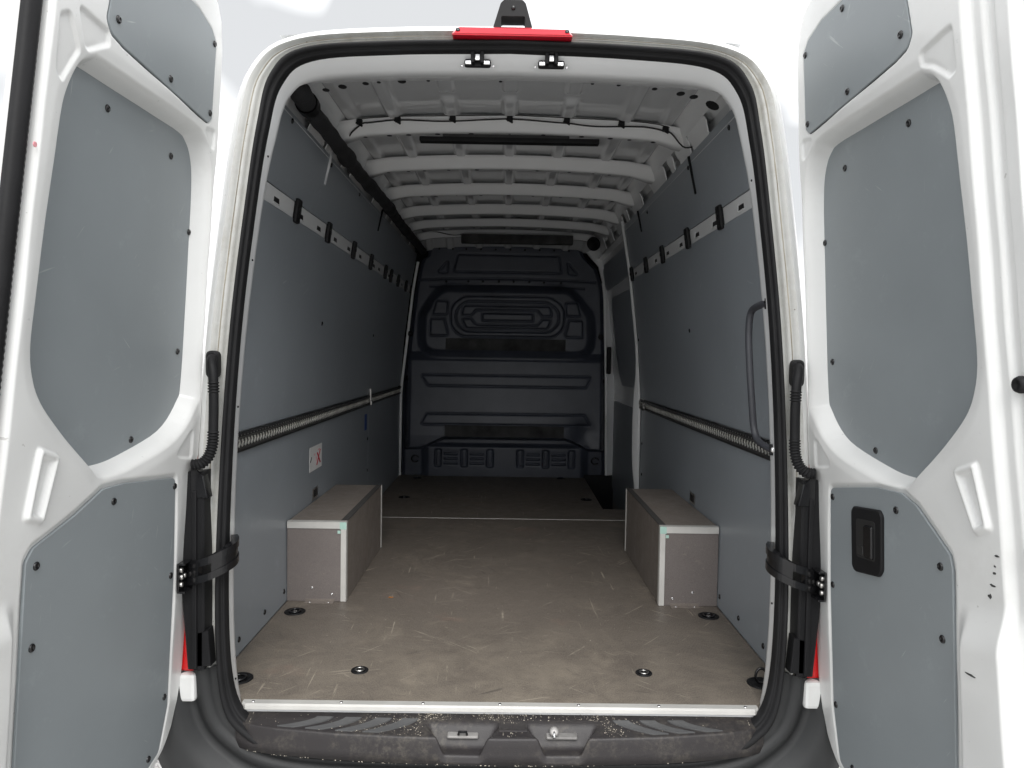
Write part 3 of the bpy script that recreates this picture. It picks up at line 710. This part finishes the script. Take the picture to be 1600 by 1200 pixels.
# --- sliding door on the right, seen from inside
def sd(name, y0, y1, z0, z1, m, off, th, r=.05, skew=0, parent=van):
    P = fillet([(y0, z0), (y1, z0), (y1 + skew, z1), (y0 + skew * .2, z1)], r)
    return prism(name, P, 0, 1, m, parent, .003, lambda y, z, c: (wx(max(z, 0)) + off + (th if c < .5 else 0.) + (.003 if .5 < c < 1 else 0), y, z))
sdoor = wall_strip('sliding_door', 1, 4.74, 6.25, -.25, 1.84, INNER, .02, .030, 16)
def sdp(P, r=.05): prism('door_lining', fillet(P, r), 0, 1, GREY, sdoor, .003, lambda y, z, c: (wx(max(z, 0)) + .018 + (.02 if c < .5 else 0.) + (.003 if .5 < c < 1 else 0), y, z))
sdp([(4.90, 1.545), (6.06, 1.535), (6.06, 1.70), (5.95, 1.735), (4.90, 1.735)])
sdp([(4.90, .785), (5.60, .785), (5.70, .85), (5.83, 1.05), (5.83, 1.43), (5.78, 1.455), (4.90, 1.455)])
sdp([(4.90, -.17), (5.9, -.17), (6.04, -.05), (6.04, .64), (4.90, .645)])
prism('pillar_gusset', [(.600, 1.90), (.648, 1.845), (.745, 1.735), (.795, 1.55), (.80, 1.50), (.87, 1.50), (.81, 1.80), (.74, 1.90)], 6.12, 6.085, INNER, van, .003, lambda x, z, y: (x, y, z))
zs = np.linspace(0.0, 1.86, 20); v = []
for z in zs:
    x = wx(z); k = .034 * math.exp(-((z - .50) / .34) ** 4) + .006
    v += [(x - .004, 4.722, z), (x - .012 - k, 4.728, z), (x - .010 - k, 4.752, z), (x + .03, 4.77, z)]
loft('pillar_cover', np.array(v).reshape(len(zs), 4, 3), INNER, van, False)
box('door_latch', (.815, 5.94, .86), (.845, 6.02, 1.08), BLACK, van, .01)

# --- header fittings
for x in (-.092, .113):
    bm = bmesh.new(); box_bm(bm, (x - .037, 2.088, 1.800), (x + .037, 2.104, 1.822), .007)
    for q in (-.013, .013): box_bm(bm, (x + q - .005, 2.066, 1.803), (x + q + .005, 2.096, 1.842), .003)
    box_bm(bm, (x - .018, 2.066, 1.833), (x + .018, 2.096, 1.842), .003)
    st_ = from_bm('door_striker', bm, BLACK, van)
    for dx in (-.025, .025): box('striker_face', (x + dx - .009, 2.083, 1.804), (x + dx + .009, 2.0875, 1.816), CHROME, st_, .002)
    box('striker_face', (x - .0075, 2.074, 1.812), (x + .0075, 2.080, 1.830), CHROME, st_, .002)
    for dx in (-.044, .044): link('small_screw', WSCREW, st_, zto((0, -1, 0), (x + dx, 2.100, 1.806), .8))
for x, sc_ in ((-.51, 1.2), (-.44, .9), (-.40, .6), (-.33, 1.2), (-.25, .5), (-.03, .5), (.25, .5), (.33, .6), (.44, .8), (.52, 1.2), (.56, 1.2), (-.56, 1.)):
    link('punched_hole', HOLE, van, zto((0, -.15, -1), (x, 2.285, 1.8315 - .028 * (abs(x) / .53) ** 4 + .0), sc_))
link('punched_hole', HOLE, van, zto((-.5, -.15, -1), (.618, 2.285, 1.772), 2.0))

# --- grab handle
hp = catmull([(.742, 2.10, 1.158), (.735, 2.14, 1.157), (.729, 2.205, 1.142), (.729, 2.225, 1.09), (.733, 2.225, 1.0), (.745, 2.225, .86), (.753, 2.225, .79), (.757, 2.20, .757), (.762, 2.14, .745), (.768, 2.10, .742)], 6)
hd = tube('grab_handle', hp, .0105, plain('handle_grey', (.045, .047, .055), .45), van, 12)
for p in ((.740, 2.094, 1.158), (.766, 2.094, .742)):
    box('handle_foot', (p[0] - .010, 2.094, p[2] - .016), (p[0] + .012, 2.102, p[2] + .016), BLACK, hd, .003)
    link('handle_screw', lathe_data('handle_screw', [(.009, 0), (.008, .004), (.004, .006), (.001, .0062)], CHROME), hd, zto((0, -1, 0), (p[0], 2.094, p[2])))

# --- high brake light and camera arch
bpoly = fillet([(-.161, 1.853), (.167, 1.853), (.160, 1.868), (.150, 1.884), (-.142, 1.886), (-.153, 1.870)], .007)
bl_ = prism('brake_light', bpoly, 2.06, 2.006, RED, van, .005, lambda x, z, y: (x, y + (z - 1.853) * .8, z))
prism('light_base', fillet([(-.085, 1.880), (.094, 1.880), (.090, 1.893), (-.080, 1.893)], .004), 2.10, 2.050, RED, bl_, .003, lambda x, z, y: (x, y, z))
for x in (-.143, .150): link('handle_screw', lathe_data('light_screw', [(.006, 0), (.006, .002), (.003, .003)], GLOSSB), bl_, zto((0, -1, .5), (x, 2.0175, 1.869), 1))
outer = fillet([(-.056, 1.876), (.064, 1.876), (.039, 1.962), (.030, 1.972), (-.020, 1.972), (-.030, 1.962)], .010, 5)
inner = fillet([(-.028, 1.886), (.038, 1.886), (.038, 1.926), (.034, 1.928), (-.024, 1.928), (-.028, 1.926)], .006, 5)
o_ = np.array(outer); i_ = np.array(inner); n = len(o_)
v = [(x, 2.062, z) for x, z in o_] + [(x, 2.062, z) for x, z in i_] + [(x, 2.120, z) for x, z in o_] + [(x, 2.120, z) for x, z in i_]
f = []
for k in range(n):
    j = (k + 1) % n; f += [(k, j, n + j, n + k), (2 * n + k, 3 * n + k, 3 * n + j, 2 * n + j), (k, 2 * n + k, 2 * n + j, j), (n + k, n + j, 3 * n + j, 3 * n + k)]
arch = mesh('camera_arch', v, f, BLACK, van)
link('camera_lens', lathe_data('camera_lens', [(.006, 0), (.005, .004), (.002, .005)], GLOSSB), arch, zto((0, -1, 0), (.005, 2.062, 1.950)))

# --- things between door and frame: hoses, black pillar trim, tail lamps, hinges
for s in (-1, 1):
    hp = catmull([(s * .806, 2.045, .985), (s * .797, 2.008, .970), (s * .786, 1.992, .93), (s * .784, 1.990, .86), (s * .785, 1.990, .80), (s * .787, 1.990, .75), (s * .797, 1.988, .715), (s * .815, 1.985, .696), (s * .838, 1.985, .692)], 16)
    z_ = hp[:, 2]; idx = np.arange(len(hp))
    rib = ((z_ < .915) & (z_ > .88)) | (z_ < .785)
    rr = np.where(rib, .0125 + .0022 * np.sign(np.sin(np.cumsum(np.r_[0, np.linalg.norm(np.diff(hp, axis=0), axis=1)]) * 2 * math.pi / .0075)), .0125)
    dense = np.array([hp[int(a)] * (1 - a % 1) + hp[min(int(a) + 1, len(hp) - 1)] * (a % 1) for a in np.linspace(0, len(hp) - 1.001, 420)])
    arc = np.r_[0, np.cumsum(np.linalg.norm(np.diff(dense, axis=0), axis=1))]; z_ = dense[:, 2]
    rib = ((z_ < .915) & (z_ > .885)) | (z_ < .785)
    rr = np.where(rib, 0.0138 + .0020 * np.sin(arc * 2 * math.pi / .0078), .0130)
    hose = tube('cable_hose', dense, list(rr), RUBBER, van, 12)
    prism('hose_boot', fillet([(s * .804 - .017, .925), (s * .804 + .017, .925), (s * .804 + .017, 1.0), (s * .804 - .017, 1.0)], .017), 2.05, 2.022, BLACK, hose, .006, lambda x, z, y: (x, y, z))
    # black trim column
    sx = lambda a, b: (min(s * a, s * b), max(s * a, s * b))
    tr_ = prism('pillar_trim', [(s * .815, .125), (s * .860, .125), (s * .873, .29), (s * .880, .40), (s * .880, .672), (s * .815, .672)], 2.06, 2.0, BLACK, van, .005, lambda x, z, y: (x, y, z))
    a, b = sx(.832, .845); box('trim_rib', (a, 1.992, .13), (b, 2.004, .62), BLACK, tr_, .003)
    prism('trim_wedge', [(s * .803, .60), (s * .85, .60), (s * .85, .695), (s * .815, .66)], 2.03, 1.996, GLOSSB, tr_, .003, lambda x, z, y: (x, y, z))
    prism('trim_wedge', [(s * .797, .135), (s * .845, .135), (s * .845, .225), (s * .805, .235)], 2.04, 2.0, BLACK, tr_, .003, lambda x, z, y: (x, y, z))
    a, b = sx(.852, .935); tl = box('tail_lamp', (a, 2.035, .105), (b, 2.28, .80), TAIL, van, .01)
    a, b = sx(.848, .935); box('lamp_base', (a, 2.020, .025), (b, 2.25, .103), PAINT, van, .01)
    # hinge: bracket, knuckle, gooseneck arm
    P = catmull([(s * .868, 2.012, .392), (s * .835, 1.985, .402), (s * .795, 1.972, .416), (s * .762, 1.982, .432), (s * .745, 2.015, .442), (s * .748, 2.055, .447), (s * .765, 2.09, .448)], 6)
    def ribbon(name, z0, z1, th, pth, m, parent):
        L = []
        for i, p in enumerate(pth):
            t = pth[min(i + 1, len(pth) - 1)] - pth[max(i - 1, 0)]; nrm = np.array([t[1], -t[0], 0]); nrm /= np.linalg.norm(nrm) + 1e-9
            L.append([p + nrm * th + [0, 0, z0], p + nrm * th + [0, 0, z1], p - nrm * th + [0, 0, z1], p - nrm * th + [0, 0, z0]])
        return mesh(name, np.array(L), grid_faces(len(L), 4, True) + [(0, 1, 2, 3), tuple(range(4 * len(L) - 4, 4 * len(L)))], m, parent)
    nA = len(P); hg = ribbon('door_hinge', .010, .031, .009, P, GLOSSB, van)
    ribbon('hinge_arm', -.034, -.014, .009, P, GLOSSB, hg); ribbon('hinge_arm', -.017, .013, .006, P[nA // 2 - 4:], GLOSSB, hg); ribbon('hinge_arm', -.017, .013, .0075, P[:10], GLOSSB, hg)
    tube('hinge_knuckle', [(s * .872, 2.008, .352), (s * .872, 2.008, .425)], .013, GLOSSB, hg, 14)
    bm = bmesh.new(); a, b = sx(.870, .906)
    box_bm(bm, (a, 1.955, .350), (a + .004 if s > 0 else b, 2.02, .43)) if False else None
    xb = .8874 - .0525 * .0 - .0565 * .39
    a, b = sx(xb - .004, xb + .001); box_bm(bm, (a, 1.950, .352), (b, 2.02, .432), .002)
    a, b = sx(xb - .020, xb - .002); box_bm(bm, (a, 1.950, .352), (b, 2.02, .357), .002); box_bm(bm, (a, 1.950, .427), (b, 2.02, .432), .002)
    from_bm('hinge_bracket', bm, GLOSSB, hg)
    for yy, zz in ((1.965, .372), (1.965, .412), (1.985, .392), (1.968, .392)): link('hinge_bolt', lathe_data('hinge_bolt', [(.0075, 0), (.0075, .004), (.005, .006), (.001, .0062)], STEEL, 8), hg, zto((-s, 0, 0), (s * (xb - .004), yy, zz)))

# --- rear doors (local frame: u from hinge to free edge, v up, n out of the inner face)
RIM_PTS = [(.50, 1.583), (.15, 1.583), (.070, 1.566), (.028, 1.515), (.012, 1.43), (.008, 1.25), (.006, .92), (.030, .845), (.128, .767), (.316, .722), (.41, .712), (.455, .718), (.489, .744), (.586, .825), (.652, .888), (.678, .94), (.686, 1.0), (.678, 1.10), (.662, 1.243), (.642, 1.42), (.624, 1.49), (.590, 1.55), (.55, 1.577)]
LOWL = [(.122, .667), (.36, .690), (.44, .690), (.53, .652), (.655, .613), (.674, .59), (.674, -.085), (.2, -.085), (.125, -.06), (.092, .05), (.10, .4)]
LOWR = [(.122, .665), (.34, .702), (.44, .706), (.495, .688), (.602, .610), (.609, .58), (.600, -.085), (.2, -.085), (.13, -.06), (.103, .08), (.106, .4)]
TOP = [(.065, 1.604), (.046, 1.62), (.046, 1.822), (.075, 1.848), (.15, 1.866), (.42, 1.866), (.485, 1.83), (.512, 1.72), (.522, 1.665), (.505, 1.643), (.46, 1.634)]
EMBL = [[(.662, 1.61), (.634, 1.628), (.597, 1.569), (.647, 1.491), (.664, 1.505)], [(.612, 1.652), (.512, 1.645), (.507, 1.618), (.567, 1.582), (.583, 1.582)]]
EMBR = [[(.545, 1.618), (.645, 1.630), (.655, 1.540), (.636, 1.534), (.579, 1.576), (.545, 1.592)]]
RIM = None or [tuple(p) for p in catmull(RIM_PTS + RIM_PTS[:3], 5)[5:-10]]
EMBC = [[(.080, 1.590), (.020, 1.600), (.018, 1.535)], [(.040, .793), (.130, .722), (.036, .706)]]
def ufree(v): return .717 + .075 * (1 - v)
def make_door(s, left):
    fr = ((-.8874 if left else .8874), 2.0376, 0)
    ax = Vector((.0565 * (1 if left else -1), .012, .9983)); d = Vector((-.0523 * (1 if left else -1), -.9985, .015)); nn = Vector((.997 * (1 if left else -1), -.053, -.0558))
    k = -1 if left else 1
    MW = Matrix(((d.x * k, ax.x, nn.x, fr[0]), (d.y * k, ax.y, nn.y, fr[1]), (d.z * k, ax.z, nn.z, fr[2]), (0, 0, 0, 1)))
    nv, nu = 600, 250
    vs = np.linspace(-.10, 1.952, nv)
    uL = np.interp(vs, [-.10, -.09, -.066, -.024, .036, .12, .25, 1.72, 1.82, 1.89, 1.925, 1.942, 1.952], [.17, .135, .09, .04, .013, -.002, -.012, -.012, -.006, .006, .03, .07, .14])
    uR = ufree(vs) + (.022 if left else .105)
    q = np.linspace(0, 1, nu); U = uL[:, None] + (uR - uL)[:, None] * q[None]; V = np.repeat(vs[:, None], nu, 1)
    h = np.zeros_like(U)
    r_ = sdf(U, V, RIM)
    h -= .066 * sstep(.004, -.036, r_)
    h -= .004 * sstep(.03, -.004, r_) * 1.0
    lowp = LOWL if left else LOWR
    h -= .007 * sstep(.006, -.004, sdf(U, V, fillet([(a + (.006 if a > .3 else -.006), b + .006) for a, b in lowp], .02)))
    h -= .008 * sstep(.005, -.003, sdf(U, V, fillet(TOP, .02)))
    for P in (EMBL if left else EMBR) + EMBC: h -= .0065 * sstep(.0035, -.005, sdf(U, V, fillet(P, .012)))
    S = [(.660, .806), (.597, .783), (.640, .655), (.690, .672)] if left else [(.622, .783), (.689, .808), (.723, .686), (.682, .668)]
    sl = sdf(U, V, fillet(S, .010)); h += .009 * sstep(.003, -.006, sl) - .012 * sstep(-.010, -.018, sl)
    E = U - uL[:, None]; h -= .016 * sstep(.020, 0, E) ** 2
    h -= .006 * sstep(.095, .03, U) * sstep(.72, .66, V)
    if left:
        b0 = .695; h += .022 * sstep(b0, b0 + .035, U) * sstep(.54, .46, V)
        h -= .030 * sstep(.02, 0, uR[:, None] - U) ** 2
    else:
        b0 = .622; h += .024 * sstep(b0, b0 + .04, U) * sstep(.54, .44, V - .25 * (U - .66)) * sstep(uR[:, None] - .072, uR[:, None] - .10, U)
        W = U - ufree(V)
        h -= .016 * sstep(.0, .016, W) + .010 * sstep(.034, .044, W) - .006 * sstep(.056, .062, W) + .02 * sstep(.092, .105, W)
    # slight unevenness of pressed sheet
    h += .0012 * np.sin(U * 23 + V * 9) * np.sin(V * 17 - U * 5)
    vv = np.stack([U * k, V, h], 2).reshape(-1, 3); n0 = len(vv)
    f = grid_faces(nv, nu)
    # edge skirt and outer skin
    TH = -.075
    bl_i = [i * nu for i in range(nv)]; br_i = [i * nu + nu - 1 for i in range(nv)]
    bk = np.vstack([vv[bl_i] * [1, 1, 0] + [0, 0, TH], vv[br_i] * [1, 1, 0] + [-k * (.062 if left else .095), 0, TH]])
    for i in range(nv - 1):
        f += [(bl_i[i], n0 + i, n0 + i + 1, bl_i[i + 1]), (br_i[i], br_i[i + 1], n0 + nv + i + 1, n0 + nv + i), (n0 + i, n0 + nv + i, n0 + nv + i + 1, n0 + i + 1)]
    f.append(tuple(range(nu)) + (n0 + nv, n0)); f.append(tuple(range((nv - 1) * nu, nv * nu)) + (n0 + 2 * nv - 1, n0 + nv - 1))
    door = mesh('rear_door', np.vstack([vv, bk]), f, PAINT, van, True, MW)
    flip = lambda P: [(k * a, b) for a, b in P]
    rp = prism('recessed_panel', flip(RIM), -.060, -.050, GREY2, door, .002)
    lp = prism('lower_panel', flip(fillet(lowp, .022)), -.006, -.0005, GREY2, door, .0015)
    prism('panel_gasket', flip(fillet([(a + (.004 if a > .3 else -.004), b + (.004 if b > 1.75 else -.004)) for a, b in TOP], .022)), -.0075, -.0035, BLACK, door, .0005)
    tp = prism('upper_panel', flip(fillet(TOP, .02)), -.0034, .0015, GREY2, door, .0015)
    def scr(parts, n0_): 
        for u, v_ in parts: link('screw', SCREW, door, Matrix.Translation((k * u, v_, n0_)))
    scr([(.425, 1.515), (.150, 1.490), (.034, 1.318), (.056, .994), (.257, .776)] + ([] if left else [(.548, .826)]), -.0502)
    if left: scr([(.645, .576), (.645, .418), (.118, .408), (.113, .083), (.177, -.05), (.399, .655), (.126, .645)], -.0006)
    else: scr([(.134, .643), (.421, .664), (.572, .579), (.573, .431), (.121, .408), (.118, .086), (.197, -.042)], -.0006)
    scr([(.487, 1.680), (.268, 1.642), (.058, 1.815), (.060, 1.632), (.255, 1.845)], .0014)
    if left:
        # ribbed edge seal and outer glass-side lip
        L = []; vs2 = np.linspace(-.08, 1.95, 320)
        for v_ in vs2:
            u = ufree(v_) + .02; rb = .0012 * math.sin(v_ * 2 * math.pi / .0127)
            L.append([(k * (u - .003), v_, -.030), (k * (u + .003), v_, -.012 + rb), (k * (u + .014), v_, -.006 + rb), (k * (u + .030), v_, -.010 + rb), (k * (u + .038), v_, -.020), (k * (u + .030), v_, -.034)])
        loft('edge_seal', L, RUBBER, door, False)
        L = [[(k * (ufree(v_) + .040), v_, -.030), (k * (ufree(v_) + .052), v_, -.032), (k * (ufree(v_) + .054), v_, -.040), (k * (ufree(v_) - .03), v_, -.076)] for v_ in vs2[::8]]
        loft('outer_lip', L, PAINT, door, False)
        prism('paint_mark', [(k * (.711 + .005 * math.cos(a)), 1.355 + .005 * math.sin(a)) for a in np.linspace(0, 2 * math.pi, 10, endpoint=False)], -.0005, .0012, PINK, door, .0004)
    else:
        for u, v_ in ((.778, .952), (.800, .662)):
            link('rubber_stop', lathe_data('rubber_stop', [(.015, -.02), (.0155, .004), (.013, .010), (.008, .012), (.006, .008), (.001, .0075)], RUBBER, 18), door, Matrix.Translation((k * u, v_, -.020)))
        hb = fillet([(.232, .492), (.243, .478), (.352, .494), (.366, .512), (.372, .640), (.360, .652), (.245, .640), (.236, .628)], .014)
        ib = fillet([(.258, .520), (.342, .526), (.346, .622), (.262, .614)], .010)
        hbz = prism('handle_bezel', flip(hb), -.0005, .007, BLACK, door, .003)
        prism('handle_cup', flip(ib), .0072, .0078, INKK, door, .0002)
        prism('handle_lever', flip(fillet([(.300, .528), (.337, .530), (.340, .610), (.303, .606)], .006)), .0078, .014, GLOSSB, door, .003)
        prism('handle_catch', flip(fillet([(.266, .528), (.292, .529), (.293, .552), (.268, .552)], .004)), .0078, .010, TRACKM, door, .001)
        for (u, v_, w, hh) in ((.733, .642, .006, .0022), (.728, .622, .003, .002), (.726, .609, .005, .003), (.722, .585, .008, .0022), (.714, .563, .006, .004), (.690, .408, .016, .002)):
            P = [(k * (u + w * math.cos(a) * random.uniform(.6, 1.2)), v_ + hh * math.sin(a) * random.uniform(.6, 1.3)) for a in np.linspace(0, 2 * math.pi, 9, endpoint=False)]
            hz = 0.; uf = u - ufree(v_)
            prism('scuff_mark', P, -.03, .0008 + (.024 if v_ < .45 else -.016 * float(sstep(0, .016, uf))), SCUFF, door, .0003)
    return door
DL = make_door(-1, True); DR = make_door(1, False)
tag(DL, 'left rear door without a handle'); tag(DR, 'right rear door with black inner handle')

# ------------------------------------------------------------------ loose things on floor and step
lp_ = [(0, 0), (.006, .004), (.013, .003), (.019, .008), (.021, .003), (.018, -.003), (.012, -.002), (.007, -.006), (.002, -.004)]
v = [(-.468 + a, 2.993 + b, .0022 + .003 * math.sin(a * 300) ** 2) for a, b in lp_] + [(-.468 + a, 2.993 + b, .0014 + .003 * math.sin(a * 300) ** 2) for a, b in lp_]; n = len(lp_)
tag(mesh('dry_leaf', v, [tuple(range(n)), tuple(range(n, 2 * n))] + [(i, (i + 1) % n, n + (i + 1) % n, n + i) for i in range(n)], LEAF), 'small orange-brown dry leaf lying on the van floor beside the left wheel box', 'leaf')
v = []; f = []
def pebble(x, y, z, r):
    o = len(v)
    for dx, dy, dz in ((1, 0, 0), (-1, 0, 0), (0, 1, 0), (0, -1, 0), (0, 0, 1), (0, 0, -1)):
        v.append((x + dx * r * random.uniform(.6, 1.3), y + dy * r * random.uniform(.6, 1.3), z + r * .5 + dz * r * random.uniform(.5, 1)))
    for t in ((0, 2, 4), (2, 1, 4), (1, 3, 4), (3, 0, 4), (2, 0, 5), (1, 2, 5), (3, 1, 5), (0, 3, 5)): f.append(tuple(o + i for i in t))
for _ in range(700):
    c = random.choice([(-.22, .05), (-.31, .06), (.02, .05), (.30, .06), (-.03, .4)]); x = max(-.7, min(.7, random.gauss(*c)))
    if min(abs(x + .104), abs(x - .17)) < .11: t = random.uniform(.02, .3)
    else: t = random.uniform(.05, .97)
    pebble(x, 2.072 + (step_f(x) - 2.072) * t, stepz(t), random.choice([.0008, .001, .0013, .0018]))
for _ in range(260):
    x = random.gauss(-.2, .25) if random.random() < .7 else random.uniform(-.7, .7); pebble(max(-.7, min(.7, x)), step_f(x) - .008 + random.uniform(-.004, .01), -.106, random.choice([.001, .0014, .002]))
for _ in range(90): pebble(random.uniform(-.7, .7), random.uniform(2.1, 2.9), 0, random.choice([.0008, .0011, .0015]))
tag(mesh('grit', v, f, plain('grit', (.45, .41, .34), .9, var=.3)), 'pale sand grit scattered on the step and floor edge', 'grit', kind='stuff')
